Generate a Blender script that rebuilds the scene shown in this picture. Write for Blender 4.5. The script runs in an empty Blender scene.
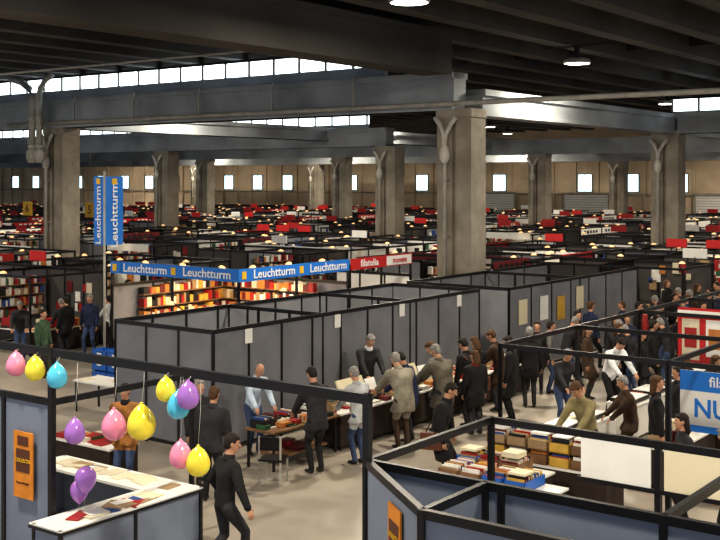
import bpy, bmesh, math, random
from mathutils import Vector, Matrix
random.seed(7)
TH=math.radians(36.7)
K=Vector((-2.94,22.0,0))
XA=Vector((math.cos(TH),-math.sin(TH),0)); YA=Vector((math.sin(TH),math.cos(TH),0))
def W(p,b,z=0): return K+XA*p+YA*b+Vector((0,0,z))
COL=bpy.context.scene.collection

# ---------------- materials ----------------
MATS={}
def mat(name,col,rough=.6,var=0.0,scale=3.0,metal=0.0,emit=0.0,bump=0.0,col2=None,detail=4):
    if name in MATS: return MATS[name]
    m=bpy.data.materials.new(name); m.use_nodes=True
    nt=m.node_tree; b=nt.nodes['Principled BSDF']
    b.inputs['Base Color'].default_value=(*col,1); b.inputs['Roughness'].default_value=rough
    b.inputs['Metallic'].default_value=metal
    if emit>0:
        b.inputs['Emission Color'].default_value=(*col,1); b.inputs['Emission Strength'].default_value=emit
    if var>0 or col2:
        tc=nt.nodes.new('ShaderNodeTexCoord'); n=nt.nodes.new('ShaderNodeTexNoise')
        n.inputs['Scale'].default_value=scale; n.inputs['Detail'].default_value=detail
        nt.links.new(tc.outputs['Object'],n.inputs['Vector'])
        r=nt.nodes.new('ShaderNodeValToRGB')
        c2=col2 if col2 else tuple(min(1,c*(1+var)) for c in col)
        c1=tuple(c*(1-var) for c in col)
        r.color_ramp.elements[0].position=.35; r.color_ramp.elements[1].position=.65
        r.color_ramp.elements[0].color=(*c1,1); r.color_ramp.elements[1].color=(*c2,1)
        nt.links.new(n.outputs['Fac'],r.inputs['Fac']); nt.links.new(r.outputs['Color'],b.inputs['Base Color'])
        if bump>0:
            bp=nt.nodes.new('ShaderNodeBump'); bp.inputs['Strength'].default_value=bump
            nt.links.new(n.outputs['Fac'],bp.inputs['Height']); nt.links.new(bp.outputs['Normal'],b.inputs['Normal'])
    MATS[name]=m; return m
M_black=mat('black_frame',(.008,.008,.01),.4)
M_panel=mat('grey_panel',(.20,.208,.235),.65,.12,1.2)
M_panelb=mat('blue_grey_panel',(.22,.26,.345),.6,.1,1.0)
M_paneld=mat('dark_panel',(.07,.065,.065),.7,.2,1.0)
M_white=mat('white_laminate',(.85,.85,.82),.35,.04,2)
M_cream=mat('cream_paper',(.75,.68,.5),.6)
M_conc=mat('concrete',(.31,.28,.23),.85,.35,.7,bump=.15,detail=8)
M_girder=mat('girder_concrete',(.33,.36,.385),.85,.3,.35,bump=.1,detail=8)
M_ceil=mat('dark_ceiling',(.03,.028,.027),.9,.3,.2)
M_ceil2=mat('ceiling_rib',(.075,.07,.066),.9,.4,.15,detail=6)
M_floor=mat('floor_concrete',(.34,.305,.26),.4,.22,.45,detail=10)
M_wall=mat('wall_concrete',(.62,.50,.36),.9,.22,.25,detail=6)
M_sky=mat('daylight_glazing',(.85,.95,1.0),.3,emit=3.6)
M_skyb=mat('wall_window_glazing',(.6,.88,1.0),.3,emit=2.4)
M_lampE=mat('lamp_glow',(1,.82,.5),.3,emit=8)
M_shade=mat('lamp_shade_glow',(1,.62,.3),.4,emit=.7)
M_lampH=mat('highbay_glow',(1,.98,.93),.3,emit=14)
M_metal=mat('painted_pipe',(.42,.41,.37),.5,.15,3)
M_pipew=mat('white_pipe',(.62,.6,.54),.5,.15,3)
M_wood=mat('table_wood',(.22,.12,.06),.5,.2,6)
M_blue=mat('banner_blue',(.02,.2,.68),.5)
M_red=mat('sign_red',(.5,.02,.02),.5)
M_orange=mat('poster_orange',(.75,.28,.03),.5,.1,6)
M_brown=mat('poster_brown',(.12,.04,.02),.5)
M_yellow=mat('sign_yellow',(.8,.5,.04),.5)
M_txtw=mat('lettering_white',(.9,.9,.9),.5)
M_crate=mat('crate_blue',(.02,.13,.5),.4)
M_dcloth=mat('table_cloth_dark',(.035,.022,.018),.8,.2,5)
GC=[('book_red',(.34,.02,.02)),('book_blue',(.03,.08,.28)),('book_white',(.78,.77,.72)),('book_orange',(.5,.2,.05)),
    ('book_green',(.04,.12,.06)),('book_black',(.015,.015,.015)),('book_yellow',(.6,.38,.07)),('book_tan',(.36,.25,.14)),('book_cream',(.66,.6,.46)),('book_maroon',(.14,.015,.02))]
GM=[mat(n,c,.5,.1,8) for n,c in GC]
GFAR=[GM[i] for i in (0,0,0,1,2,2,2,3,5,5,7,7,8,8,9,4)]
GPAP=[M_white,M_white,GM[8],GM[8],M_cream,GM[7],GM[1],GM[0]]

# ---------------- mesh builder ----------------
class MB:
    def __init__(s): s.v=[];s.f=[];s.m=[];s.s=[];s.mats=[]
    def mi(s,m):
        if m not in s.mats: s.mats.append(m)
        return s.mats.index(m)
    def add(s,vs,fs,m,smooth=False):
        o=len(s.v); s.v+= [tuple(v) for v in vs]; i=s.mi(m)
        for f in fs: s.f.append([o+k for k in f]); s.m.append(i); s.s.append(smooth)
    def box(s,c,d,m,rz=0,M=None):
        x,y,z=d[0]/2,d[1]/2,d[2]/2
        vs=[Vector((i*x,j*y,k*z)) for k in(-1,1) for j in(-1,1) for i in(-1,1)]
        if rz: R=Matrix.Rotation(rz,3,'Z'); vs=[R@v for v in vs]
        if M: vs=[M@v for v in vs]
        c=Vector(c); vs=[v+c for v in vs]
        s.add(vs,[(0,2,3,1),(4,5,7,6),(0,1,5,4),(2,6,7,3),(0,4,6,2),(1,3,7,5)],m)
    def bx(s,x0,x1,y0,y1,z0,z1,m): s.box(((x0+x1)/2,(y0+y1)/2,(z0+z1)/2),(abs(x1-x0),abs(y1-y0),abs(z1-z0)),m)
    def bar(s,p0,p1,w,m,h=None):
        p0=Vector(p0);p1=Vector(p1); d=p1-p0; L=d.length; h=h or w
        if L<1e-6: return
        q=d.to_track_quat('X','Z').to_matrix() if abs(d.normalized().z)<.99 else Matrix.Rotation(-math.pi/2,3,'Y')
        s.box((p0+p1)/2,(L,w,h),m,M=q)
    def tube(s,pts,r,m,n=8):
        pts=[Vector(p) for p in pts]; rr=r if isinstance(r,(list,tuple)) else [r]*len(pts)
        vs=[];fs=[]
        for i,p in enumerate(pts):
            d=(pts[min(i+1,len(pts)-1)]-pts[max(i-1,0)]).normalized()
            a=d.orthogonal().normalized() if abs(d.z)<.9 else Vector((1,0,0)); a=(a-d*a.dot(d)).normalized(); bb=d.cross(a)
            for k in range(n):
                t=2*math.pi*k/n; vs.append(p+(a*math.cos(t)+bb*math.sin(t))*rr[i])
        for i in range(len(pts)-1):
            for k in range(n): fs.append((i*n+k,i*n+(k+1)%n,(i+1)*n+(k+1)%n,(i+1)*n+k))
        fs.append(tuple(range(n-1,-1,-1))); fs.append(tuple((len(pts)-1)*n+k for k in range(n)))
        s.add(vs,fs,m,True)
    def lathe(s,prof,c,m,n=16):
        c=Vector(c); vs=[];fs=[]
        for r,z in prof:
            for k in range(n):
                t=2*math.pi*k/n; vs.append(c+Vector((r*math.cos(t),r*math.sin(t),z)))
        for i in range(len(prof)-1):
            for k in range(n): fs.append((i*n+k,i*n+(k+1)%n,(i+1)*n+(k+1)%n,(i+1)*n+k))
        s.add(vs,fs,m,True)
    def ell(s,c,r,m,M=None,n=12,h=8):
        c=Vector(c); prof=[]; vs=[];fs=[]
        for i in range(h+1):
            ph=math.pi*i/h
            for k in range(n):
                t=2*math.pi*k/n; v=Vector((r[0]*math.sin(ph)*math.cos(t),r[1]*math.sin(ph)*math.sin(t),-r[2]*math.cos(ph)))
                vs.append((M@v if M else v)+c)
        for i in range(h):
            for k in range(n): fs.append((i*n+k,i*n+(k+1)%n,(i+1)*n+(k+1)%n,(i+1)*n+k))
        s.add(vs,fs,m,True)
    def text(s,txt,c,size,m,face='-y',sx=1.0,vert=False,ext=.004,bold=.012):
        cu=bpy.data.curves.new('t','FONT'); cu.body=txt; cu.size=size; cu.align_x='CENTER'; cu.align_y='CENTER'; cu.extrude=ext; cu.offset=bold*size
        cu.resolution_u=2
        o=bpy.data.objects.new('t',cu); COL.objects.link(o)
        dg=bpy.context.evaluated_depsgraph_get(); me=bpy.data.meshes.new_from_object(o.evaluated_get(dg))
        M=Matrix.Rotation(math.pi/2,3,'X')
        if vert: M=M@Matrix.Rotation(math.pi/2,3,'Z')
        if face=='+x': M=Matrix.Rotation(math.pi/2,3,'Z')@M
        c=Vector(c)
        s.add([M@Vector((v.co.x*sx,v.co.y,v.co.z))+c for v in me.vertices],[tuple(p.vertices) for p in me.polygons],m)
        bpy.data.objects.remove(o); bpy.data.curves.remove(cu); bpy.data.meshes.remove(me)
    def mesh(s,name):
        me=bpy.data.meshes.new(name); me.from_pydata(s.v,[],s.f); 
        for m in s.mats: me.materials.append(m)
        me.polygons.foreach_set('material_index',s.m); me.polygons.foreach_set('use_smooth',s.s); me.update(); return me
    def obj(s,name,p=0,b=0,z=0,rz=0):
        return place(s.mesh(name),name,p,b,z,rz)
def place(me,name,p,b,z=0,rz=0,sc=1):
    o=bpy.data.objects.new(name,me); o.location=W(p,b,z); o.rotation_euler=(0,0,rz-TH); o.scale=(sc,sc,sc); COL.objects.link(o); return o

# ---------------- camera ----------------
cam=bpy.data.cameras.new('camera'); co=bpy.data.objects.new('camera',cam); COL.objects.link(co)
co.location=(0,0,5.5); co.rotation_euler=(math.pi/2,0,0); cam.lens=55; cam.sensor_width=36
cam.shift_y=-90/720; cam.clip_end=500
bpy.context.scene.camera=co
def visible(p,b,mg=60,z=1.5):
    w=W(p,b,z)
    if w.y<3: return False
    x=360+1100*w.x/w.y
    return -mg<x<720+mg

# ---------------- shell ----------------
PL=-150
f=MB(); f.bx(PL,45,-22,87,-.2,0,M_floor); f.obj('floor')
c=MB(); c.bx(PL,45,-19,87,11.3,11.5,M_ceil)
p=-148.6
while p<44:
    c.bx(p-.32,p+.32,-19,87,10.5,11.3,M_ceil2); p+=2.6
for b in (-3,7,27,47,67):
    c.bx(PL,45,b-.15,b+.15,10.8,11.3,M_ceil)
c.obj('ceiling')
w=MB(); w.bx(PL,45,86,86.4,0,11.3,M_wall)
for i in range(80):
    p=-148+i*2.44
    w.bx(p-.12,p+.12,85.8,86,0,7.6,M_wall)
w.bx(PL,45,85.7,86,7.4,7.9,M_conc)
w.bx(PL,45,85.75,86,4.0,4.15,M_conc)
w.obj('wall_back')
n=1
for i in range(36):
    p=-145+i*4.88+.5
    if not visible(p,86): continue
    q=MB(); q.bx(-.75,.75,0,.06,-.85,.85,M_skyb)
    for x in(-.78,.78): q.bx(x-.05,x+.05,-.06,.06,-.9,.9,M_conc)
    for z in(-.88,.88): q.bx(-.83,.83,-.06,.06,z-.05,z+.05,M_conc)
    q.bx(-.02,.02,-.03,.02,-.85,.85,M_metal)
    q.obj('window_%d'%n,p,85.9,5.2); n+=1
for k,(pp,wd) in enumerate([(-43,6),(-32,5),(-18,6)]):
    d=MB(); d.bx(-wd/2,wd/2,-.08,.0,0,4,M_white)
    for i in range(16): d.bx(-wd/2,wd/2,-.12,-.08,i*.25,i*.25+.05,M_metal)
    for x in(-wd/2,wd/2): d.bx(x-.12,x+.12,-.2,.0,0,4.15,M_conc)
    d.bx(-wd/2-.12,wd/2+.12,-.2,.0,4,4.25,M_conc)
    d.obj('door_%d'%(k+1),pp,85.68)
def strip(p0,p1,b,z0,z1,pitch=1.35):
    global n
    q=MB(); L=p1-p0; q.bx(-L/2,L/2,0,.05,z0,z1,M_sky)
    x=-L/2
    while x<L/2+.01: q.bx(x-.06,x+.06,-.06,.06,z0,z1,M_metal); x+=pitch
    q.bx(-L/2,L/2,-.08,.08,z0-.5,z0,M_girder); q.bx(-L/2,L/2,-.08,.08,z1,z1+.1,M_ceil)
    q.obj('window_%d'%n,(p0+p1)/2,b,0); n+=1
strip(-60,-8.5,18.0,9.8,10.4)
strip(-5.0,14,38.0,8.95,9.55)
strip(-70,-24,38.0,8.9,9.4)
def girder(p0,p1,b0,b1,z0,z1,name='ceiling_girder'):
    g=MB(); cx,cy=(p0+p1)/2,(b0+b1)/2
    g.bx(p0-cx,p1-cx,b0-cy,b1-cy,z0,z1,M_girder)
    if abs(p1-p0)>abs(b1-b0):
        g.bx(p0-cx,p1-cx,b0-cy-.12,b1-cy+.12,z1-.22,z1,M_girder); g.bx(p0-cx,p1-cx,b0-cy-.1,b1-cy+.1,z0,z0+.16,M_girder)
    else:
        g.bx(p0-cx-.12,p1-cx+.12,b0-cy,b1-cy,z1-.22,z1,M_girder); g.bx(p0-cx-.1,p1-cx+.1,b0-cy,b1-cy,z0,z0+.16,M_girder)
    g.obj(name,cx,cy)
girder(-60,-4.9,17.0,17.8,7.95,9.3)
girder(-5.3,-4.5,18.3,84,7.8,8.75)
girder(-90,-22,37,37.8,7.5,8.6)
girder(-4.4,16,37,37.8,7.8,8.8)
girder(-90,14,57,57.8,7.4,8.5)
girder(-120,20,77,77.8,7.2,8.3)
girder(-27.2,-26.4,18.3,84,7.9,8.7)
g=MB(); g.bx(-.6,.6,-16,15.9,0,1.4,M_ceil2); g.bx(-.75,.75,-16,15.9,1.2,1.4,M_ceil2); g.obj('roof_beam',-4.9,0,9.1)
pi=MB(); pi.tube([(-30,0,8.15),(18,0,8.15)],.09,M_metal); 
for x in range(-25,-5,4): pi.bx(x-.03,x+.03,-.03,.03,8.15,9.3,M_metal)
pi.obj('sprinkler_pipe',0,16.6)
pi=MB(); pi.tube([(-40,0,9.6),(-6,0,9.6)],.04,M_metal)
pi.obj('sprinkler_pipe',0,10)
def downpipe(p,b,z0,z1,r,bend):
    g=MB(); g.tube([(0,0,z0),(0,0,z1-.9),(bend*.12,0,z1-.55),(bend*.5,0,z1-.2),(bend,0,z1)],r,M_metal,12)
    z=z0+.6
    while z<z1-1: g.lathe([(r+.04,0),(r+.04,.12)],(0,0,z),M_metal,12); z+=1.3
    g.lathe([(r,-.3),(r+.12,-.1),(r+.12,.2),(r,.35)],(0,0,z0+.2),M_metal,12)
    g.obj('rain_downpipe',p,b)
downpipe(-27.4,16.1,6.4,10.3,.16,-1.6); downpipe(-26.75,16.0,6.4,10.3,.14,.9)
def column(p,b,zt,wd=1.4,dp=1.0):
    g=MB()
    g.bx(-wd/2,-.08,-dp/2,dp/2,0,zt,M_conc); g.bx(.08,wd/2,-dp/2,dp/2,0,zt,M_conc)
    g.bx(-.1,.1,-dp/2+.15,dp/2-.15,0,zt,M_conc)
    g.bx(-wd/2-.06,wd/2+.06,-dp/2-.06,dp/2+.06,0,.3,M_conc)
    g.bx(-wd/2-.03,wd/2+.03,-dp/2-.03,dp/2+.03,zt-.3,zt,M_conc)
    y=-dp/2-.2
    g.tube([(-.25,y,0.1),(-.25,y,zt-1.9),(-.25,y,zt-1.6)],[.07,.07,.1],M_metal)
    g.lathe([(.1,-.3),(.17,-.2),(.19,0),(.15,.2),(.09,.3)],(-.25,y,zt-1.6),M_pipew,12)
    g.tube([(-.25,y,zt-1.4),(-.28,y,zt-.9),(-.45,y,zt-.55),(-.65,y,zt-.3)],.09,M_pipew)
    g.tube([(-.25,y,zt-1.4),(-.2,y,zt-.9),(.0,y,zt-.55),(.2,y,zt-.3)],.09,M_pipew)
    for z in(1.5,3.5,5.5): g.bx(-.36,-.14,y,-dp/2,z,z+.06,M_metal)
    g.obj('concrete_column',p,b)
column(-4.9,17.5,8.0); column(-26.9,17.4,7.95)
column(-5,37.4,7.8); column(-22,37.4,7.5); column(-41,37.4,7.5)
column(-22.5,57.4,7.4); column(-41,57.4,7.4); column(-57,57.4,7.4)
column(-25,77.4,7.2); column(-42,77.4,7.2); column(-60,77.4,7.2); column(-78,77.4,7.2)
def highbay(p,b,z=9.85,e=800):
    g=MB(); g.lathe([(0,.2),(.3,.2),(.46,.14),(.52,.02),(.5,-.02),(.46,-.02)],(0,0,0),M_metal,24)
    g.lathe([(0,-.015),(.46,-.015)],(0,0,0),M_lampH,24); g.bx(-.08,.08,-.08,.08,.2,.65,M_ceil); g.bx(-1.3,1.3,-.06,.06,.6,.7,M_ceil)
    o=g.obj('ceiling_lamp',p,b,z)
    l=bpy.data.lights.new('bulb','AREA'); l.shape='DISK'; l.size=.86; l.energy=e; l.color=(1,.88,.70)
    lo=bpy.data.objects.new('bulb',l); COL.objects.link(lo); lo.parent=o; lo.location=(0,0,-.04)
for (p,b) in [(.4,6.4),(-2.5,21.8),(-26,43),(12,6.4),(13,22),(-12,24),(-24,24),(-36,24),(-8,45),(-44,44),(10,44),
              (-12,62),(-30,63),(-50,63),(-66,62),(-35,75),(-55,74),(2,-9),(12,-8),(22,-8),(-22,5),(-14,-3),(22,8),(-75,75),(-15,77),(-95,78)]:
    highbay(p,b)
wd=bpy.data.worlds.new('world'); bpy.context.scene.world=wd; wd.use_nodes=True
wd.node_tree.nodes['Background'].inputs[0].default_value=(.85,.9,1,1); wd.node_tree.nodes['Background'].inputs[1].default_value=.6

# ---------------- booth parts ----------------
def wall(mb,x0,y0,x1,y1,nseg,h=2.5,m=M_panel,panels=True,pw=.06,rail=True,zbot=.06,skip=()):
    a=Vector((x0,y0,0)); b=Vector((x1,y1,0)); d=(b-a)
    ang=math.atan2(d.y,d.x)
    for i in range(nseg+1):
        q=a+d*i/nseg; mb.box((q.x,q.y,h/2),(pw,pw,h),M_black,rz=ang)
    if rail:
        mb.box(((x0+x1)/2,(y0+y1)/2,h-.04),(d.length,pw*.9,.085),M_black,rz=ang)
    if panels:
        mb.box(((x0+x1)/2,(y0+y1)/2,.07),(d.length,pw*.8,.06),M_black,rz=ang)
        for i in range(nseg):
            if i in skip: continue
            q=a+d*(i+.5)/nseg
            mb.box((q.x,q.y,(zbot+h-.08)/2+.03),(d.length/nseg-pw,.02,h-.14-zbot),m,rz=ang)
def goods(mb,x0,x1,y0,y1,z,n,rng,hmax=.22,pal=None):
    pal=pal or GM
    for _ in range(n):
        w_=rng.uniform(.12,.35); l_=rng.uniform(.15,.4); h_=rng.choice([.02,.04,.08,hmax,hmax*.7])
        if hmax<.05: h_=rng.uniform(.005,hmax)
        x=rng.uniform(x0+w_/2,max(x0+w_/2,x1-w_/2)); y=rng.uniform(y0+l_/2,max(y0+l_/2,y1-l_/2))
        mb.box((x,y,z+h_/2+rng.uniform(0,.004)),(w_,l_,h_),rng.choice(pal),rz=rng.choice([0,0,.1,-.15,.4]))
def table(mb,x0,x1,y0,y1,h=.75,top=M_white,cloth=None):
    mb.bx(x0,x1,y0,y1,h-.035,h,top)
    if cloth: mb.bx(x0+.02,x1-.02,y0+.02,y1-.02,.08,h-.035,cloth)
    for x in(x0+.06,x1-.06):
        for y in(y0+.06,y1-.06): mb.bx(x-.02,x+.02,y-.02,y+.02,0,h-.03,M_black)
def spot(mb,x,y,z,dx=0.0,dy=0.0,r=.12):
    mb.bar((x,y,z),(x+dx*.3,y+dy*.3,z+.14),.02,M_black)
    c=Vector((x+dx*.4,y+dy*.4,z+.1)); mb.lathe([(.03,.07),(r*.7,.05),(r,0),(r-.005,0)],c,M_shade,10); mb.lathe([(0,.01),(r-.01,.01)],c,M_lampE,10)
def crate_books(mb,x,y,z,w_,l_,rng,m=None,pal=None):
    m=m or rng.choice([M_wood,GM[7],M_cream,GM[7]])
    pal=pal or GM
    h=.16
    mb.bx(x,x+w_,y,y+l_,z,z+.02,m)
    for (a,b_,c_,d_) in((x,x+w_,y,y+.015),(x,x+w_,y+l_-.015,y+l_),(x,x+.015,y,y+l_),(x+w_-.015,x+w_,y,y+l_)): mb.bx(a,b_,c_,d_,z,z+h,m)
    yy=y+.03
    while yy<y+l_-.05:
        t=rng.uniform(.012,.035); mb.bx(x+.03,x+w_-.03,yy,yy+t,z+.02,z+h+rng.uniform(.0,.07),rng.choice(pal)); yy+=t+.003

def booth_mesh(seed):
    r=random.Random(seed); g=MB()
    pm=r.choice([M_panel,M_paneld,M_paneld,M_white,M_panelb])
    wall(g,-1.5,-1.5,-1.5,1.5,3,2.5,pm)
    wall(g,-1.5,1.46,1.5,1.46,3,2.5,r.choice([M_panel,M_paneld,M_white,M_paneld]),skip=(2,) if r.random()<.5 else ())
    if r.random()<.35: wall(g,-1.5,-1.46,1.5,-1.46,3,2.5,M_panel,skip=(r.randrange(3),))
    else: wall(g,-1.5,-1.46,1.5,-1.46,1,2.5,M_panel,panels=False)
    g.bx(1.45,1.51,-1.5,1.5,2.42,2.5,M_black)
    if r.random()<.35:
        cm=r.choice([M_red,M_white,M_blue,GM[9],M_red,M_cream]); g.bx(1.5,1.54,-1.4,1.4,2.2,2.55,cm)
        for k in range(5): g.bx(1.54,1.55,-1.0+k*.4,-.75+k*.4,2.28,2.45,M_white if cm is M_red else GM[5])
    if r.random()<.3: g.bx(-1.4,1.4,-1.54,-1.5,2.2,2.55,r.choice([M_red,M_white,GM[9],M_cream]))
    if r.random()<.45:  # raised sign
        x=r.uniform(-1,1); y=r.choice([-1.46,1.46]); cm=r.choice([M_red,M_white,M_red,M_blue,M_cream]); g.bx(x-.02,x+.02,y-.02,y+.02,2.4,2.7,M_black); g.bx(x-.45,x+.45,y-.02,y+.02,2.65,3.0,cm)
    table(g,.75,1.4,-1.35,1.35,.75,r.choice([M_white,M_white,M_cream,GM[9],M_wood]),r.choice([None,GM[9],M_dcloth,M_white,M_dcloth]))
    goods(g,.78,1.38,-1.3,1.3,.75,26,r,.32,GFAR)
    table(g,-1.0,.7,-1.35,-.8,.75,M_white,r.choice([None,M_dcloth,GM[9]])); goods(g,-1,.7,-1.33,-.82,.75,16,r,.4,GFAR)
    for i in range(4):
        z=.9+.35*i; g.bx(-1.46,-1.2,-1.2,1.2,z,z+.03,M_wood); y=-1.15
        while y<1.1:
            t=r.uniform(.05,.16); g.bx(-1.44,-1.24,y,y+t,z+.03,z+r.uniform(.2,.3),r.choice(GFAR)); y+=t+.01
    for i in range(8):
        x=r.uniform(-1.2,.8); z=r.uniform(1.0,2.1); a=r.uniform(.15,.35); g.bx(x,x+a,1.42,1.445,z,z+a*1.3,r.choice(GFAR))
    for i in range(r.choice([0,0,1,1,2])): spot(g,1.48,r.uniform(-1.2,1.2),2.48,r.choice([-1,1]),0,.13)
    if r.random()<.3: spot(g,r.uniform(-1,1),-1.46,2.48,0,-1,.13)
    return g.mesh('exhibition_booth')

# ---------------- people ----------------
DIRS=[Vector((math.sin(a)*math.cos(t),math.sin(a)*math.sin(t),math.cos(a))) for a in [math.pi*i/7 for i in range(1,7)] for t in [2*math.pi*k/10 for k in range(10)]]+[Vector((0,0,1)),Vector((0,0,-1))]
def hull(ells):
    bm=bmesh.new()
    for (c,r,M) in ells:
        for d in DIRS:
            v=Vector((d.x*r[0],d.y*r[1],d.z*r[2])); bm.verts.new((M@v if M else v)+Vector(c))
    res=bmesh.ops.convex_hull(bm,input=bm.verts)
    bad=[e for e in bm.verts if not e.link_faces]
    bmesh.ops.delete(bm,geom=bad,context='VERTS')
    bm.verts.index_update(); bm.normal_update()
    vs=[v.co.copy() for v in bm.verts]; fs=[[v.index for v in f.verts] for f in bm.faces]; bm.free(); return vs,fs
def cap(p0,r0,p1,r1): return [(Vector(p0),(r0,)*3,None),(Vector(p1),(r1,)*3,None)]
def remesh(parts,vox,sm=4):
    g=MB()
    for vs,fs in parts: g.add(vs,fs,M_white)
    me=g.mesh('tmp'); o=bpy.data.objects.new('tmp',me); COL.objects.link(o)
    r=o.modifiers.new('r','REMESH'); r.mode='VOXEL'; r.voxel_size=vox
    s=o.modifiers.new('s','SMOOTH'); s.factor=.5; s.iterations=sm
    dg=bpy.context.evaluated_depsgraph_get(); m2=bpy.data.meshes.new_from_object(o.evaluated_get(dg))
    vs=[v.co.copy() for v in m2.vertices]; fs=[tuple(p.vertices) for p in m2.polygons]
    bpy.data.objects.remove(o); bpy.data.meshes.remove(me); bpy.data.meshes.remove(m2); return vs,fs
def ik(S,T,l1,l2,pole):
    d=T-S; L=min(d.length,(l1+l2)*.995); dn=d.normalized(); a=(l1*l1-l2*l2+L*L)/(2*L); h=math.sqrt(max(l1*l1-a*a,0))
    o=Vector(pole); o=o-dn*o.dot(dn); o.normalize(); return S+dn*a+o*h, S+dn*L
def segd(P,A,B,ra,rb):
    ab=B-A; t=max(0,min(1,(P-A).dot(ab)/max(ab.length_squared,1e-9))); return (P-(A+ab*t)).length-(ra+(rb-ra)*t)
SKIN=mat('skin',(.55,.30,.19),.5,.05,10); SKIN2=mat('skin_tan',(.42,.22,.14),.5)
M_lip=mat('lips',(.42,.14,.11),.5); M_eye=mat('eye_white',(.8,.8,.78),.3); M_iris=mat('eye_iris',(.05,.03,.02),.3)
M_shoe=mat('shoe_leather',(.02,.017,.015),.4)
def H(n,c): return mat(n,c,.8,.25,25)
HB=H('hair_dark',(.018,.012,.01)); HG=H('hair_grey',(.26,.25,.24)); HBr=H('hair_brown',(.09,.045,.02)); HW=H('hair_white',(.6,.6,.58))
def cloth(n,c): return mat('cloth_'+n,c,.85,.25,6,bump=.2)
C_black=cloth('black',(.010,.010,.012)); C_dark=cloth('charcoal',(.028,.028,.034)); C_grey=cloth('grey',(.15,.15,.145)); C_beige=cloth('beige_grey',(.27,.25,.20))
C_taupe=cloth('taupe',(.13,.115,.09))
C_light=cloth('light_grey',(.46,.48,.5)); C_white=cloth('white',(.75,.77,.82)); C_denim=cloth('denim',(.05,.08,.17)); C_brown=cloth('brown',(.06,.035,.02))
C_navy=cloth('navy',(.02,.03,.08)); C_red=cloth('red',(.35,.03,.03)); C_olive=cloth('olive',(.28,.24,.12)); C_orange=cloth('rust',(.4,.18,.05)); C_green=cloth('green',(.05,.10,.06)); C_pale=cloth('pale_blue',(.55,.66,.8))

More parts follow.
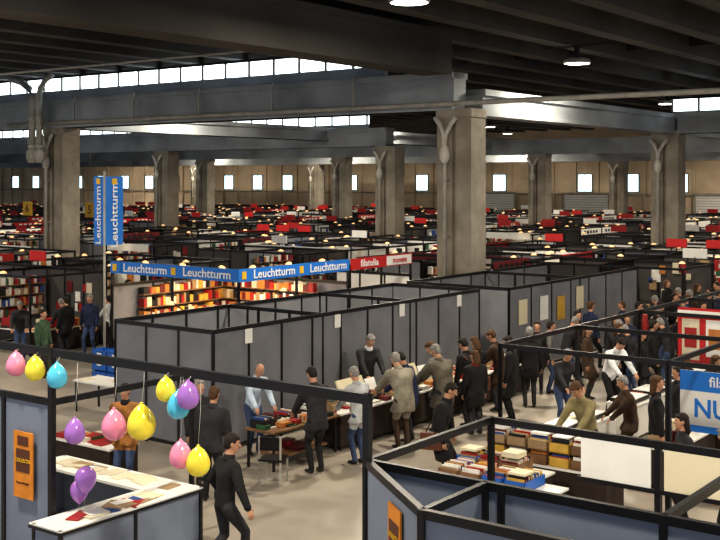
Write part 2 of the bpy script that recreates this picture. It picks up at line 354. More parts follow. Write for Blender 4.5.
def person_mesh(top=C_black,legs=C_dark,hair=HB,skin=SKIN,lean=0.0,hp=0.0,hy=0.0,twist=0.0,lh=None,rh=None,lf=(-.1,0),rf=(.1,0),drop=0.0,bulk=1.0,
                hem=0.0,vox=.02,longhair=False,fine=True,lfz=0,rfz=0,collar=None,bald=False,bag=None,strap=False):
    X=Vector((1,0,0))
    def dr(a): return Vector((0,math.sin(a),math.cos(a)))
    P=Vector(((lf[0]+rf[0])/2,(lf[1]+rf[1])/2-.12*math.sin(lean),.93-drop))
    S1=P+dr(lean*.5)*.19; CH=S1+dr(lean)*.17; NB=CH+dr(lean*1.1)*.23; 
    RX=Matrix.Rotation(-lean,3,'X'); RT=Matrix.Rotation(twist,3,'Z')
    side=RT@X
    ha=lean*.8+hp
    HCc=NB+dr(lean*.9+hp*.4)*.19+Vector((0,.02,0))
    B=bulk; parts=[]; tags=[]
    def add(ells,m,mr=None):
        parts.append(hull(ells)); A=Vector(ells[0][0]);Bq=Vector(ells[-1][0]); ra=sum(ells[0][1][:2])/2; rb=sum(ells[-1][1][:2])/2
        tags.append((A,Bq,ra,rb,m))
    sh=[CH+dr(lean)*.15+side*s*.175*(.5+.5*B) for s in(-1,1)]
    add([(P,(.155*B,.105*B,.09),RX),(S1,(.145*B,.10*B,.08),RX)],top)
    add([(S1,(.145*B,.10*B,.08),RX),(CH,(.165*B,.115*B,.12),RT@RX)],top)
    add([(CH,(.165*B,.115*B,.12),RT@RX),(sh[0],(.065*B,)*3,None),(sh[1],(.065*B,)*3,None),(NB,(.06,.06,.03),RX)],top)
    for s,ft,fz in((-1,lf,lfz),(1,rf,rfz)):
        hipj=P+X*s*.09-Vector((0,0,.03)); ank=Vector((ft[0],ft[1],.09+fz))
        kn,ak=ik(hipj,ank,.43,.43,(s*.1,1,0))
        add(cap(hipj,.098*(.6+.4*B),kn,.066),legs); add(cap(kn,.066,kn+(ak-kn)*.35-Vector((0,.015,0)),.064),legs); add(cap(kn+(ak-kn)*.3,.062,ak,.052),legs)
        R=Matrix.Rotation(-s*.12,3,'Z')
        sh_=hull([(ak+Vector((0,-.02,-.045)),(.04,.045,.042),None),(ak+R@Vector((0,.08,-.05)),(.045,.05,.036),None),(ak+R@Vector((0,.17,-.062)),(.035,.03,.025),None)])
        parts.append(sh_); tags.append((ak+Vector((0,-.02,-.05)),ak+Vector((0,.17,-.055)),.05,.04,M_shoe))
        if hem>0:
            fr=min(1,hem/.43); q=hipj+(kn-hipj)*fr
            add([(P,(.15*B,.11*B,.06),RX),(q,(.115*B,.12*B,.03),None)],top)
    hands=[]
    for i,(s,hd) in enumerate(((-1,lh),(1,rh))):
        S=sh[i]; T=Vector(hd) if hd else S+Vector((s*.08,.06,-.54))
        el,wr=ik(S,T,.29,.26,(s*.6,-.8,-.5))
        add(cap(S,.066*B,el,.056*B),top); add(cap(el,.056*B,wr,.042*(.4+.6*B)),top); hands.append((s,el,wr))
    vs,fs=remesh(parts,vox)
    g=MB()
    byM={}
    for f in fs:
        c=sum((vs[k] for k in f),Vector())/len(f)
        m=min(tags,key=lambda t:segd(c,t[0],t[1],t[2],t[3]))[4]
        byM.setdefault(m.name,(m,[]))[1].append(f)
    o=len(g.v); g.v+=[tuple(v) for v in vs]
    for nm,(m,fl) in byM.items():
        i=g.mi(m)
        for f in fl: g.f.append([o+k for k in f]); g.m.append(i); g.s.append(True)
    RH=Matrix.Rotation(hy+twist,3,'Z')@Matrix.Rotation(-ha,3,'X')
    def h(x,y,z): return HCc+RH@(Vector((x,y,z)))
    hv0=len(g.v)
    if fine:
        hp_=[hull([(h(0,-.008,.025),(.074,.093,.088),RH),(h(0,.005,-.01),(.068,.082,.07),RH)]),
             hull([(h(0,.01,-.02),(.064,.075,.05),RH),(h(0,.045,-.075),(.038,.036,.028),RH),(h(0,.062,-.088),(.02,.018,.016),RH)]),
             hull([(h(0,.086,.015),(.009,.012,.012),RH),(h(0,.108,-.022),(.015,.013,.011),RH)]),
             hull([(h(-.074,-.005,0),(.01,.02,.03),RH)]),hull([(h(.074,-.005,0),(.01,.02,.03),RH)]),
             hull([(NB-dr(lean)*.03,(.058,.058,.04),RX),(h(0,-.015,-.06),(.052,.055,.04),RH)])]
        v2,f2=remesh(hp_,.011,2); g.add(v2,f2,skin,True)
        for s in(-1,1):
            g.ell(h(s*.03,.079,.006),(.013,.009,.008),M_eye,RH,8,6); g.ell(h(s*.03,.086,.006),(.006,.004,.006),M_iris,RH,6,4)
            g.ell(h(s*.031,.083,.026),(.018,.007,.004),hair,RH,8,4)
        g.ell(h(0,.084,-.05),(.024,.009,.008),M_lip,RH,8,6)
    else:
        vv,ff=hull([(h(0,0,.02),(.075,.095,.09),RH),(h(0,.045,-.07),(.04,.04,.035),RH)]); g.add(vv,ff,skin,True)
        vv,ff=hull([(NB-dr(lean)*.03,(.06,.06,.04),RX),(h(0,-.015,-.06),(.05,.055,.04),RH)]); g.add(vv,ff,skin,True)
        g.ell(h(0,.1,-.01),(.014,.018,.02),skin,RH,6,4)
    if not bald:
        vv,ff=hull([(h(0,-.02,.045),(.083,.094,.085),RH),(h(0,-.045,-.02),(.072,.064,.06),RH)]); g.add(vv,ff,hair,True)
        vv,ff=hull([(h(-.03,.05,.082),(.035,.03,.022),RH),(h(.03,.05,.082),(.035,.03,.022),RH)]); g.add(vv,ff,hair,True)
    else:
        vv,ff=hull([(h(0,-.04,-.005),(.079,.062,.05),RH),(h(0,-.05,-.04),(.06,.05,.04),RH)]); g.add(vv,ff,hair,True)
    if longhair:
        vv,ff=hull([(h(0,-.05,.0),(.088,.065,.08),RH),(h(0,-.075,-.14),(.085,.045,.05),RH)]); g.add(vv,ff,hair,True)
    pv=h(0,0,-.06)
    for k in range(hv0,len(g.v)):
        g.v[k]=tuple(pv+(Vector(g.v[k])-pv)*1.1)
    cm=collar or top
    cw=.5+.5*B
    vv,ff=hull([(NB-dr(lean)*.01,(.082*cw,.078*cw,.035),RX),(NB+dr(lean)*.045,(.068*cw,.068*cw,.022),RX)]); g.add(vv,ff,cm,True)
    for s,el,wr in hands:
        d=(wr-el).normalized()
        nrm=(-s*X) if abs(d.z)>.8 else Vector((0,0,-1)); nrm=(nrm-d*nrm.dot(d)).normalized(); sd=d.cross(nrm).normalized()
        thumbside=sd if (sd.dot(Vector((0,1,0))) if abs(d.z)>.8 else sd.dot(-s*X))>0 else -sd
        MM=Matrix((sd,d,nrm)).transposed()
        vv,ff=hull([(wr,(.026,.02,.02),MM),(wr+d*.045,(.038,.03,.015),MM),(wr+d*.085,(.04,.012,.013),MM)]); g.add(vv,ff,skin,True)
        if fine:
            for k,(off,ln) in enumerate(((.03,.068),(.010,.078),(-.011,.072),(-.031,.056))):
                a=wr+d*.088+thumbside*off; b1=a+(d*.9+nrm*.35).normalized()*ln*.5; c1=b1+(d*.55+nrm*.8).normalized()*ln*.5
                for (q0,r0,q1,r1) in((a,.0095,b1,.0085),(b1,.0085,c1,.007)):
                    g.tube([q0,q1],[r0,r1],skin,6)
            a=wr+d*.03+thumbside*.032; b1=a+(d*.6+thumbside*.7+nrm*.2).normalized()*.038; c1=b1+(d*.85+thumbside*.2+nrm*.4).normalized()*.03
            g.tube([a,b1,c1],[.012,.0105,.008],skin,6)
        else:
            vv,ff=hull([(wr+d*.08,(.036,.012,.012),MM),(wr+d*.14+nrm*.03,(.03,.012,.01),MM)]); g.add(vv,ff,skin,True)
        g.tube([wr-d*.03,wr-d*.004],[.045*B,.042*B],top,8)
    if bag:
        bc=P+X*.26+Vector((0,-.05,-.05)); g.box(bc,(.12,.36,.28),bag); g.tube([bc+Vector((0,.1,.14)),sh[0]+Vector((0,.08,.07)),sh[0]+Vector((0,-.1,.05)),bc+Vector((0,-.1,.14))],.014,bag,6)
    return g.mesh('person')
def person(name,p,b,to,h=1.75,**kw):
    me=person_mesh(**kw); me.name=name
    return place(me,name,p,b,0,math.atan2(-to[0],to[1]),h/1.75)

person('man_in_black_sweater',4.75,-4.65,(.35,1),1.86,top=C_black,legs=C_dark,hair=HB,bulk=1.22,lf=(-.12,-.22),rf=(.12,.28),lfz=.05,lean=.12,hp=.1,hy=-.5,lh=(-.36,.14,.95),rh=(.46,.12,.92),drop=.03,vox=.016)
person('man_in_pale_shirt',.55,.6,(1,-.35),1.8,top=C_pale,legs=C_denim,hair=HG,bulk=1.15,lean=.35,hp=.45,lh=(-.2,.5,.92),rh=(.2,.5,.92),bald=True)
person('man_in_dark_jacket',2.5,.2,(-1,.35),1.88,top=C_dark,legs=C_black,hair=HB,lean=.2,hp=.35,bulk=1.35,hem=.14,lh=(-.2,.45,1.0),rh=(.2,.43,1.0))
person('man_in_light_jacket',2.75,1.2,(-1,.25),1.78,top=C_light,legs=C_denim,hair=HG,lean=.2,hp=.3,bulk=1.3,hem=.1,lh=(-.2,.43,1.0),rh=(.2,.43,1.0))
person('man_in_beige_jacket',2.75,2.7,(-1,.5),1.9,top=C_beige,legs=C_brown,hair=HG,lean=.48,hp=.2,bulk=1.45,hem=.2,lh=(-.25,.6,1.0),rh=(.25,.6,.95))
person('man_in_navy_parka',2.5,3.35,(-1,-.25),1.8,top=C_navy,legs=C_dark,hair=HB,lean=.3,hp=.45,bulk=1.35,hem=.2,lh=(-.2,.5,1.0),rh=(.25,.6,.95))
person('man_in_taupe_parka',2.95,3.95,(-1,.3),1.92,top=C_taupe,legs=C_dark,hair=HG,lean=.38,hp=.2,hy=.3,bulk=1.45,hem=.3,lh=(-.25,.5,1.05),rh=(.25,.6,.95))
person('man_in_grey_parka',2.45,4.55,(-1,-.2),1.86,top=C_grey,legs=C_dark,hair=HBr,lean=.25,hp=.4,bulk=1.4,hem=.2,lh=(-.25,.5,.98),rh=(.25,.5,1.05))
person('man_in_dark_coat',.5,4.5,(1,-.5),1.9,top=C_dark,legs=C_black,hair=HG,lean=.25,hp=.35,bulk=1.3,lh=(-.2,.5,.92),rh=(.2,.5,.92),collar=C_white)
person('woman_in_black_coat',2.5,6.1,(-1,.3),1.78,top=C_black,legs=C_black,hair=HBr,longhair=True,bulk=1.3,hem=.35,lean=.1,hp=.2,lh=(-.2,.4,1.05),rh=(.2,.4,1.05))
person('man_in_black_coat',2.8,5.3,(-1,.2),1.88,top=C_black,legs=C_dark,hair=HB,lean=.3,hp=.3,bulk=1.4,hem=.3,bag=M_brown)
person('woman_in_red_scarf',3.3,4.7,(-1,.6),1.72,top=C_black,legs=C_dark,hair=HBr,longhair=True,lean=.12,bulk=1.3,hem=.3,collar=C_red,hy=.3)
person('man_in_brown_coat',2.5,7.1,(-1,-.2),1.84,top=C_brown,legs=C_dark,hair=HBr,lean=.25,hp=.3,bulk=1.35,hem=.25,lh=(-.2,.5,.95),rh=(.2,.5,.95))
person('man_in_black_overcoat',2.9,7.9,(-.6,.8),1.84,top=C_black,legs=C_dark,hair=HG,bulk=1.35,hem=.2,lean=.1)
person('man_in_tall_coat',3.3,6.3,(-1,-.3),1.84,top=C_black,legs=C_black,hair=HB,bulk=1.35,hem=.38,lean=.1,hp=.2)
# left
person('woman_in_rust_jacket',.6,-2.8,(.6,-1),1.82,top=C_orange,legs=C_denim,hair=HB,bulk=1.25,hem=.08,lean=.05,lh=(-.12,.3,1.1),rh=(.14,.3,1.05),collar=C_black)
person('man_in_charcoal_jacket',2.2,-2.3,(-.4,1),1.85,top=C_dark,legs=C_black,hair=HBr,bulk=1.35,hem=.08,lean=.2)
person('man_in_grey_sweater',1.2,-1.6,(1,-.2),1.78,top=C_dark,legs=C_dark,hair=HG,bulk=1.25,lf=(-.1,-.12),rf=(.1,.15))
person('man_in_blue_jacket',-12.0,6.8,(.3,-1),1.8,top=C_navy,legs=C_denim,hair=HG,bulk=1.35,lf=(-.1,-.15),rf=(.1,.15))
person('man_in_black_jacket',-11.1,7.2,(-.3,1),1.8,top=C_black,legs=C_dark,hair=HB,bulk=1.35,bag=M_brown)
person('man_in_green_jacket',-9.9,3.4,(1,.3),1.8,top=C_green,legs=C_dark,hair=HB,bulk=1.3)
person('man_in_shirt',-5.6,6.8,(.3,-1),1.75,top=C_pale,legs=C_dark,hair=HB,lean=.1,bulk=1.1)
# right
person('man_in_olive_shirt',7.0,2.3,(-.2,-1),1.9,top=C_olive,legs=C_brown,hair=HBr,lean=.4,hp=.4,lh=(-.2,.6,.95),rh=(.2,.6,.95),bulk=1.2)
person('man_in_white_shirt',4.95,8.0,(1,-.5),1.9,top=C_white,legs=C_black,hair=HB,lean=.5,hp=.4,lh=(-.2,.62,.92),rh=(.2,.62,.92),bulk=1.2)
person('woman_in_brown_coat',3.6,9.6,(1,.2),1.76,top=C_brown,legs=C_dark,hair=HBr,bulk=1.35,hem=.35,longhair=True)
person('man_in_long_coat',5.0,.6,(1,0.3),1.85,top=C_black,legs=C_dark,hair=HB,bulk=1.4,hem=.38,lean=.25,hp=.3,bag=M_brown)
person('woman_in_charcoal_coat',9.3,1.0,(-.8,-.6),1.75,top=C_dark,legs=C_black,hair=HB,bulk=1.3,longhair=True,lean=.1)
person('man_in_grey_coat',10.3,.2,(-.8,.3),1.8,top=C_dark,legs=C_black,hair=HG,bulk=1.3,lean=.2,hp=.2)

crowd=[]
defs=[dict(top=C_black,legs=C_dark,hair=HB,bulk=1.35,hem=.2),dict(top=C_dark,legs=C_denim,hair=HG,bulk=1.3,lean=.35,hp=.3,lh=(-.2,.55,.95),rh=(.2,.55,.95)),
 dict(top=C_navy,legs=C_black,hair=HBr,lf=(-.1,-.22),rf=(.1,.25),lfz=.03,drop=.03,bulk=1.3),dict(top=C_red,legs=C_dark,hair=HB,bulk=1.25),
 dict(top=C_brown,legs=C_dark,hair=HG,lean=.2,hp=.2,bulk=1.4,hem=.15,lh=(-.2,.45,1.0),rh=(.2,.45,1.0)),dict(top=C_grey,legs=C_denim,hair=HB,bulk=1.2,lean=.1),
 dict(top=C_white,legs=C_dark,hair=HB,lh=(-.15,.4,1.1),bulk=1.1),dict(top=C_black,legs=C_black,hair=HBr,longhair=True,bulk=1.3,hem=.35,lf=(-.08,.15),rf=(.08,-.15),drop=.02),
 dict(top=C_beige,legs=C_dark,hair=HW,bulk=1.3,hem=.1)]
for d in defs:
    me=person_mesh(vox=.03,fine=False,**d); me.name='visitor'; crowd.append(me)
CR=random.Random(3)
def visitor(p,b,to,dark=False):
    i=CR.choice([0,0,1,2,4,7,7,5,0,3]) if dark else CR.choice([0,0,0,1,1,2,2,3,4,4,5,7,7,8,0,6])
    a=math.atan2(-to[0],to[1])+CR.uniform(-.5,.5)
    place(crowd[i],'visitor',p,b,0,a,CR.uniform(.95,1.08))

# ---------------- near structures ----------------
g=MB(); x0,y0=3.15,-6.35
wall(g,0-x0,0,0,0,3,2.5,M_panelb,pw=.075)
g.bx(-.04,.04,-.04,.04,0,3.2,M_black)
g.bx(-.04+5.35,.04+5.35,-.04,.04,0,3.2,M_black)
g.bx(-3.2,5.39,-.035,.035,3.09,3.2,M_black)
wall(g,0,0,0,2.65,1,2.5,M_panel,panels=False,pw=.06)
g.bx(-3.2,0,2.62,2.68,2.42,2.5,M_black)
g.obj('exhibition_booth',x0,y0)
g=MB(); g.bx(-.21,.21,-.01,.01,-.46,.46,M_orange); g.bx(-.15,.15,-.016,-.008,-.1,.22,M_brown); g.text('COLLECTA',(0,-.02,.06),.068,M_yellow)
g.bx(-.12,.12,-.016,-.008,.27,.4,M_brown); g.text('Mercato filatelico',(0,-.014,-.25),.04,M_brown)
g.obj('poster',2.62,-6.42,1.54)
g=MB()
def ctop(xa,xb,ya,yb):
    g.bx(xa,xb,ya,yb,.91,.95,M_white); 
ctop(-3.2,0,-.65,0); ctop(-.65,0,-2.6,-.65)
g.bx(-3.15,-.03,-.06,-.03,0,.91,M_panelb); g.bx(-.06,-.03,-2.55,-.03,0,.91,M_panelb); g.bx(-.57,-.03,-2.58,-2.55,0,.91,M_panelb)
g.bx(-3.18,-3.15,-.57,-.03,0,.91,M_panelb)
for (x,y) in((-3.17,-.03),(-.03,-.03),(-.03,-2.57),(-.57,-2.57),(-1.6,-.03),(-.03,-1.3)): g.bx(x-.025,x+.025,y-.025,y+.025,0,.95,M_black)
g.bx(-3.2,0.01,-.02,.012,.89,.93,M_black); g.bx(-.02,.012,-2.6,0,.89,.93,M_black)
g.bx(-.65,0.,-2.612,-2.6,.89,.93,M_black)
rr=random.Random(5)
goods(g,-3.1,-.1,-.5,-.08,.95,18,rr,.02,GPAP); goods(g,-.5,-.08,-2.5,-.6,.95,16,rr,.02,GPAP)
g.obj('information_counter',3.9,-4.2)
bc={'pink':(.9,.32,.5),'yellow':(.95,.8,.08),'blue':(.12,.6,.85),'purple':(.42,.2,.65)}
for (p,z,c,up,sc) in [(2.45,2.92,'pink',1,1),(2.88,2.90,'yellow',1,1),(3.35,2.85,'blue',1,1),(5.46,2.91,'yellow',1,.9),(5.68,2.74,'blue',1,1),(5.85,2.88,'purple',1,1),
    (5.02,2.44,'yellow',1,1.3),(4.5,2.34,'pink',1,1.15),(3.72,2.15,'purple',1,1.0),(5.72,2.14,'pink',1,1),(6.02,2.10,'yellow',1,1.05),(3.55,1.42,'purple',0,1.05),(3.42,1.24,'purple',0,.9)]:
    col=bc[c]; m=mat('balloon_'+c,col,.2); m.node_tree.nodes['Principled BSDF'].inputs['Subsurface Weight'].default_value=.25
    g=MB(); pr=[(0,.165),(.05,.158),(.1,.128),(.13,.08),(.14,.02),(.13,-.04),(.105,-.095),(.07,-.14),(.03,-.175),(.012,-.188),(.02,-.2),(0,-.2)]
    if up: pr=[(r,-z_) for r,z_ in pr][::-1]
    pr=[(r*sc,z_*sc) for r,z_ in pr]
    g.lathe(pr,(0,0,0),m,18)
    if up: g.tube([(0,0,.2*sc),(0.01,0.03,(3.12-z+.2*sc)/2),(0,.05,3.15-z)],.003,M_white,4)
    else: g.tube([(0,0,-.19*sc),(.0,-.02,-.24),(0.0,0,.955-z)],.003,M_white,4)
    g.obj('balloon',p,-6.42 if up else -6.1,z)
# right foreground booth
g=MB()
wall(g,0,0,1.47,-1.15,1,2.5,M_panelb,pw=.075)
wall(g,1.47,-1.15,4.6,-1.15,2,2.5,M_panelb,pw=.075)
wall(g,1.47,-1.15,1.47,0,1,2.5,M_panelb,panels=False,pw=.07)
wall(g,0,0,6.6,0,4,2.5,M_panelb,pw=.075)
wall(g,0,0,0,2.65,1,2.5,panels=False,pw=.07)
wall(g,0,2.65,6.6,2.65,3,2.5,panels=False,pw=.07)
wall(g,3.3,0,3.3,2.65,1,2.5,panels=False,pw=.07)
for a,b_ in((1.25,2.12),(2.28,3.15),(3.35,4.3)): g.bx(a,b_,2.62,2.64,1.95,2.42,M_cream if a>2 else M_white)
g.bx(1.2,4.3,2.6,2.66,1.9,1.95,M_black)
table(g,.6,3.0,1.2,1.9,.75,M_white,M_dcloth); goods(g,.6,3,1.2,1.9,.75,26,rr,.2,GPAP)
g.obj('exhibition_booth',8.5,-6.35)
g=MB(); g.bx(-.2,.2,-.01,.01,-.45,.45,M_orange); g.bx(-.15,.15,-.016,-.008,-.0,.3,M_brown); g.text('COLLECTA',(0,-.02,.16),.068,M_yellow)
ang=math.atan2(-1.15,1.47); o=g.obj('poster',8.5+.86,-6.35-.67-.05,1.86,ang)
# block C
g=MB()
wall(g,0,0,0,10.4,10,2.5,M_panel,pw=.055)
wall(g,-2.9,0,0,0,3,2.5,M_panel,pw=.055)
wall(g,-2.9,0,-2.9,10.4,10,2.5,M_panel,pw=.055)
for b in(3.5,7,10.4): wall(g,-2.9,b,0,b,3,2.5,M_panel,panels=(b>10),pw=.05)
for i in range(3):
    table(g,-2.6,-1.9,.5+3.4*i,3+3.4*i,.75,M_white,M_dcloth); goods(g,-2.6,-1.9,.5+3.4*i,3+3.4*i,.75,20,rr,.25)
for b in(.9,3.9,6.5,9.2): g.bx(.035,.045,b,b+.22,2.12,2.42,M_white)
spot(g,-2.9,2,2.5,-1,0); spot(g,-2.9,6,2.5,-1,0)
g.obj('exhibition_booth',0,0)
g=MB()
wall(g,0,0,0,9,7,2.5,M_panel,pw=.055); wall(g,-3.4,0,0,0,3,2.5,M_panel,pw=.055); wall(g,-3.4,0,-3.4,9,5,2.5,M_panel,pw=.055); wall(g,-3.4,4.5,0,4.5,3,2.5,panels=False)
for y,z,m in((.5,1.4,M_cream),(1.8,1.4,M_white),(2.9,1.3,GM[6]),(4.2,1.5,M_cream)): g.bx(.035,.045,y,y+.5,z,z+.7,m)
g.obj('exhibition_booth',.5,11.2)
for i,b in enumerate((-.3,1.75,3.8,5.85,7.9)):
    g=MB(); table(g,-.38,.38,0,2.0,.75,M_wood if i==0 else M_white,None if i==0 else M_dcloth); goods(g,-.36,.36,.03,1.97,.75,30,rr,.12,GFAR)
    for k in range(3): crate_books(g,-.32,.1+k*.62,.75,.36,.5,rr,GM[5] if i==0 else None,GFAR)
    if i==0: g.bx(-.3,.3,.3,1.7,.2,.24,M_wood); goods(g,-.3,.3,.3,1.7,.24,8,rr,.2,GFAR)
    if i in(1,2): g.box((-.1,1.0,1.05),(.04,.9,.5),M_cream,M=Matrix.Rotation(-.4,3,'Y')); g.box((-.1,1.7,1.0),(.04,.35,.4),M_white,M=Matrix.Rotation(-.4,3,'Y'))
    g.obj('display_table',1.5,b)
# D corner booth with blue fascias
g=MB()
wall(g,-4.95,0,0,0,2,3.0,panels=False); wall(g,0,0,0,4.7,2,3.0,panels=False); wall(g,-4.95,0,-4.95,4.7,3,2.5,M_panel); wall(g,-4.95,4.7,0,4.7,3,2.5,M_panel)
g.bx(-4.95,.04,-.06,-.03,2.83,3.17,M_blue); g.bx(.03,.06,-.06,4.7,2.83,3.17,M_blue)
for k in range(2):
    g.text('Leuchtturm',(-3.5+2.4*k,-.075,3.0),.33,M_txtw,'-y',1.15); g.bx(-4.85+2.4*k,-4.68+2.4*k,-.075,-.06,2.9,3.1,M_yellow)
    g.text('Leuchtturm',(.075,1.35+2.35*k,3.0),.33,M_txtw,'+x',1.1); g.bx(.06,.075,.06+2.35*k,.22+2.35*k,2.9,3.1,M_yellow)
g.bx(-4.9,-.1,.15,.75,0,.95,M_panelb); g.bx(-4.95,-.05,.1,.8,.95,1.0,M_white); g.bx(-.75,-.1,.8,4.5,0,.95,M_panelb); g.bx(-.8,-.05,.8,4.6,.95,1.0,M_white)
goods(g,-4.8,-.2,.15,.75,1.0,40,rr,.2,GPAP); goods(g,-.75,-.1,.9,4.5,1.0,36,rr,.2,GPAP)
for i in range(5):
    z=.6+i*.38; g.bx(-4.9,-.9,4.3,4.65,z,z+.03,M_wood); g.bx(-4.9,-4.6,.9,4.2,z,z+.03,M_wood); x=-4.85
    while x<-1: t=rr.uniform(.06,.2); g.bx(x,x+t,4.32,4.5,z+.03,z+rr.uniform(.2,.33),rr.choice([GM[0],GM[3],GM[6],GM[3],GM[7],GM[2],GM[8],GM[5],GM[9]])); x+=t+.01
    y=.95
    while y<4.1: t=rr.uniform(.06,.2); g.bx(-4.88,-4.65,y,y+t,z+.03,z+rr.uniform(.2,.33),rr.choice([GM[0],GM[3],GM[6],GM[9],GM[7],GM[2],GM[8],GM[5]])); y+=t+.01
for x in(-4,-2.5,-1): spot(g,x,0,3.02,0,1); 
for y in(1,2.5,4): spot(g,0,y,3.02,-1,0)
o=g.obj('corner_booth_with_fascia',-4.2,5.25)
for (x,y) in((-2.5,2.3),):
    l=bpy.data.lights.new('booth_light','AREA'); l.size=1.2; l.energy=200; l.color=(1,.7,.4); lo=bpy.data.objects.new('booth_light',l); COL.objects.link(lo); lo.parent=o; lo.location=(x,y,2.9)
g=MB(); wall(g,0,0,0,3.2,2,3.0,panels=False); g.bx(.03,.06,0,3.2,2.83,3.17,M_red); g.text('filatelia',(.075,.9,3.0),.3,M_txtw,'+x',1.1); g.bx(.06,.07,1.8,3.15,2.86,3.14,M_white); g.text('monete',(.08,2.5,3.0),.25,M_red,'+x')
wall(g,-3,3.2,0,3.2,3,2.5,M_white); g.bx(-.7,-.05,.1,3.1,0,.95,M_red); goods(g,-.7,-.05,.1,3.1,.95,26,rr,.25)
g.obj('corner_booth_with_sign',-4.2,10.05)
g=MB(); g.tube([(0,0,0),(0,0,5.75)],.035,M_metal); g.bx(-.42,.0,-.03,-.0,3.65,5.6,M_blue); g.bx(.0,.03,0,.66,3.65,5.6,M_blue)
g.text('Leuchtturm',(-.21,-.045,4.5),.32,M_txtw,'-y',1.1,vert=True); g.text('Leuchtturm',(.045,.33,4.5),.36,M_txtw,'+x',1.1,vert=True)
g.box((-.21,-.04,5.46),(.16,.02,.16),M_yellow); g.box((.04,.33,5.46),(.02,.18,.16),M_yellow)
g.lathe([(0,.05),(.3,.05),(.35,0)],(0,0,0),M_black,16)
g.obj('hanging_banner',-8.95,4.8)
g=MB()
for i in range(3):
    for k in range(3):
        x=i*.62; z=k*.3
        g.bx(x,x+.58,0,.4,z,z+.03,M_crate)
        for (a,b_,c_,d_) in((x,x+.58,0,.02),(x,x+.58,.38,.4),(x,x+.02,0,.4),(x+.56,x+.58,0,.4)): g.bx(a,b_,c_,d_,z,z+.27,M_crate)
        g.bx(x,x+.6,-.012,.0,z+.24,z+.28,M_crate); g.bx(x+.2,x+.38,-.006,0,z+.14,z+.19,M_white)
g.obj('storage_crates',-8.4,3.9)
g=MB(); table(g,0,1.9,0,.8,.75,M_white,None); goods(g,.1,1.8,.05,.75,.75,5,rr,.02,[M_white,M_cream]); g.obj('white_table',-5.6,1.0)
g=MB(); table(g,0,1.6,0,.7,.75,M_white,M_dcloth); goods(g,0,1.6,.0,.7,.75,14,rr,.1,GFAR); g.obj('display_table',-1.2,-3.0)
# F region
g=MB()
wall(g,0,0,9.5,0,3,2.5,panels=False); wall(g,0,0,0,13,4,2.5,panels=False); 
for b in(3.2,6.5,9.8,13): wall(g,0,b,9.5,b,3,2.5,panels=False)
wall(g,3.2,0,3.2,13,4,2.5,panels=False)
wall(g,.8,6.9,3.0,6.9,3,2.5,M_panel,skip=(0,1))
for b in(1,4.3,7.6,10.4):
    table(g,.15,.85,b,b+2.3,.75,M_white,M_white); goods(g,.2,.85,b,b+2.3,.75,8,rr,.08,GPAP)
    table(g,2.2,2.9,b,b+2.2,.75,M_white,M_dcloth); goods(g,2.2,2.9,b,b+2.2,.75,20,rr,.25,GFAR)
    for k in range(2): # glass-top showcase trays
        g.bx(.2,.75,b+.1+k*1.1,b+.95+k*1.1,.75,.83,M_black); g.bx(.23,.72,b+.13+k*1.1,b+.92+k*1.1,.83,.84,M_white)
for x,y in((3.6,.8),(5.2,.7),(3.8,4.4),(5.5,4.4)):
    table(g,x,x+1.4,y,y+.7,.75,M_white,M_white); goods(g,x,x+1.4,y,y+.7,.75,14,rr,.2,GPAP)
g.obj('exhibition_booth',5.5,1.85)
g=MB(); g.bx(0,1.9,-.02,.0,0,1.1,M_white); g.text('NUMIS',(.9,-.03,.42),.46,M_blue,'-y',.95,bold=.02); g.bx(0,1.9,-.025,-.015,.74,1.1,M_blue); g.bx(0,1.9,-.025,-.015,.0,.12,M_blue); g.text('filatelia',(.9,-.035,.92),.26,M_txtw,'-y')
for x in(.02,1.88): g.bx(x-.02,x+.02,0,.04,-.95,1.15,M_black)
g.obj('blue_lettered_sign',8.2,3.7,.95)
g=MB(); g.bx(0,2.4,-.02,0,0,1.3,M_red)
for i in range(4): g.bx(.1+i*.55,.5+i*.55,-.03,-.02,.12+.1*(i%2),1.05,M_white if i%2 else GM[8]); g.bx(.16+i*.55,.44+i*.55,-.035,-.03,.4,.85,[GM[0],GM[3],GM[1],GM[0]][i])
g.bx(0,2.4,-.03,-.02,1.12,1.24,M_white)
for x in(.02,2.38): g.bx(x-.02,x+.02,0,.04,-1.3,1.35,M_black)
g.obj('red_poster_display',6.3,8.65,1.3)
def booktable(p,b,wx,wy,seed,stack=False):
    r=random.Random(seed); g=MB(); table(g,0,wx,0,wy,.72,M_white,M_dcloth); x=.05
    pal=[GM[3],GM[6],GM[7],GM[8],GM[2],GM[0],GM[5],GM[1],GM[2],GM[9]]
    while x<wx-.35:
        crate_books(g,x,.04,.72,.36,wy-.08,r,r.choice([M_wood,GM[6],GM[7],M_crate,M_wood]),pal)
        if stack:
            crate_books(g,x,.04,.96,.36,wy-.08,r,r.choice([GM[7],GM[6],M_wood]),pal)
        if r.random()<.6: z=1.2 if stack else .96; g.bx(x+.03,x+.33,.1,.1+.3,z,z+r.uniform(.02,.1),r.choice([M_white,M_white,M_cream]))
        x+=.4
    g.obj('book_table',p,b)
booktable(5.8,.7,2.3,.75,1,True); booktable(5.9,-1.0,2.0,.75,2); booktable(5.7,-.12,1.6,.6,9)
g=MB(); g.bx(-.22,.22,-.22,.22,.43,.47,M_black)
for x in(-.2,.2):
    g.bx(x-.015,x+.015,-.215,-.185,0,.88,M_metal); g.bx(x-.015,x+.015,.185,.215,0,.44,M_metal)
g.box((0,-.2,.75),(.42,.03,.24),M_black); g.obj('folding_chair',2.3,-.8,0,.4)
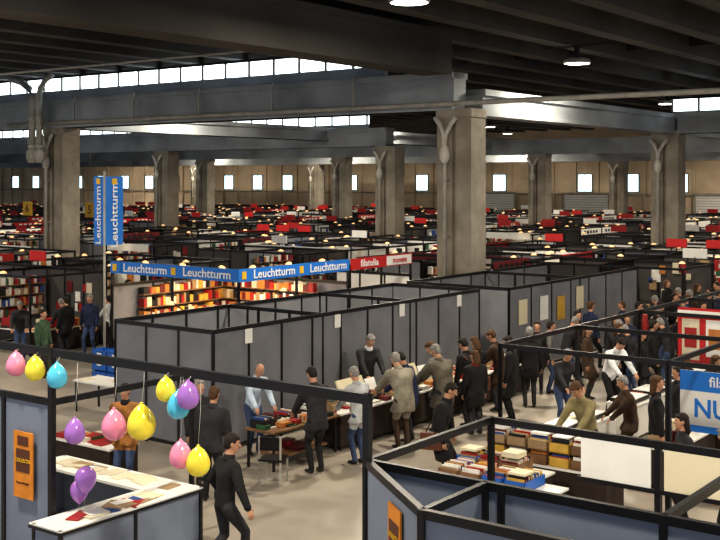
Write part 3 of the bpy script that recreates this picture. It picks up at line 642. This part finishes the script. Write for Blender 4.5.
for (p,b,t) in((-33,20,'6'),(-28,20,'5'),(-13,30,'40'),(-3,44,'41')):
    g=MB(); g.bx(-.36,.36,-.03,.03,-.36,.36,M_yellow); g.text(t,(0,-.04,0),.6,M_brown); g.tube([(0,0,.36),(0,0,5.2)],.008,M_metal,4); g.obj('aisle_number_sign',p,b,4.0)

# ---------------- far booths ----------------
BM=[booth_mesh(100+i) for i in range(22)]
BR=random.Random(11)
allb=[]
for k in range(0,12):
    pk=-10.2-9*k; allb.append((pk,5.4 if pk<-11 else 13.6))
allb.append((-4.0,20.5)); allb.append((5.5,15.2)); allb.append((14.5,6))
cnt=0
for pk,bs in allb:
    b=bs+1.5
    while b<84:
        ph=b%20
        if 14.9<ph<19.6 and b>13: b+=.6; continue
        for side in(0,1):
            p=pk+1.5+3*side
            if visible(p,b,50) and W(p,b).y<135:
                place(BR.choice(BM),'exhibition_booth',p,b,0,0 if side else math.pi); cnt+=1
                sg=1 if side else -1
                for k in range(BR.choice([1,2,3,3])):
                    visitor(p+sg*(1.5+BR.uniform(.35,1.3)),b+BR.uniform(-1.4,1.4),(-sg,0))
                if BR.random()<.7: visitor(p+sg*BR.uniform(-.4,.3),b+BR.uniform(-.4,1.2),(sg,0))
        b+=3.02
for i in range(95):
    q=i*.45
    visitor(CR.uniform(1.5,4.9),9.5+q+CR.uniform(-.3,.3),(CR.choice([-1,1]),CR.uniform(-1,1)),True)
for (p,b) in((7.1,4.0),(7.0,7.2),(8.0,6.2),(9.6,5.2),(7.1,10.2),(10.5,6.4),(9.8,7.6),(11.6,7.8),(10.9,4.9),(12,5.6),(8.9,10.2),(12.3,1.0),(4.6,6.2),(4.7,12.2),(10.2,11.2),(11.5,12.5),(8.0,13.0),(7.3,12.2),(7.6,5.2),(8.1,7.4),(8.4,11.4),(9.3,12.6),(7.2,9.4),(7.9,3.3),
    (4.4,10.6),(4.9,9.9),(7.1,11.2),(7.7,9.8),(8.0,8.3),(4.6,13.2),(9.1,9.0),(10.0,9.8),(11,10.3),(10.1,13.2),(12,9.8)):
    visitor(p,b,(CR.choice([-1,1]),CR.uniform(-1,1)),True)
for (p,b) in((-5.5,3.2),(-12.3,9.5),(-11.5,12),(-12.1,14),(-16,3.5),(-18,4.4),(-20,2.5),(-12.8,4.8)):
    visitor(p,b,(CR.choice([-1,1]),CR.uniform(-1,1)))
print('booths',cnt)
vs=bpy.context.scene.view_settings
vs.view_transform='Standard'; vs.exposure=.1
try: vs.look='Medium High Contrast'
except Exception as e:
    try: vs.look='Standard - Medium High Contrast'
    except Exception as e2: print(e2)
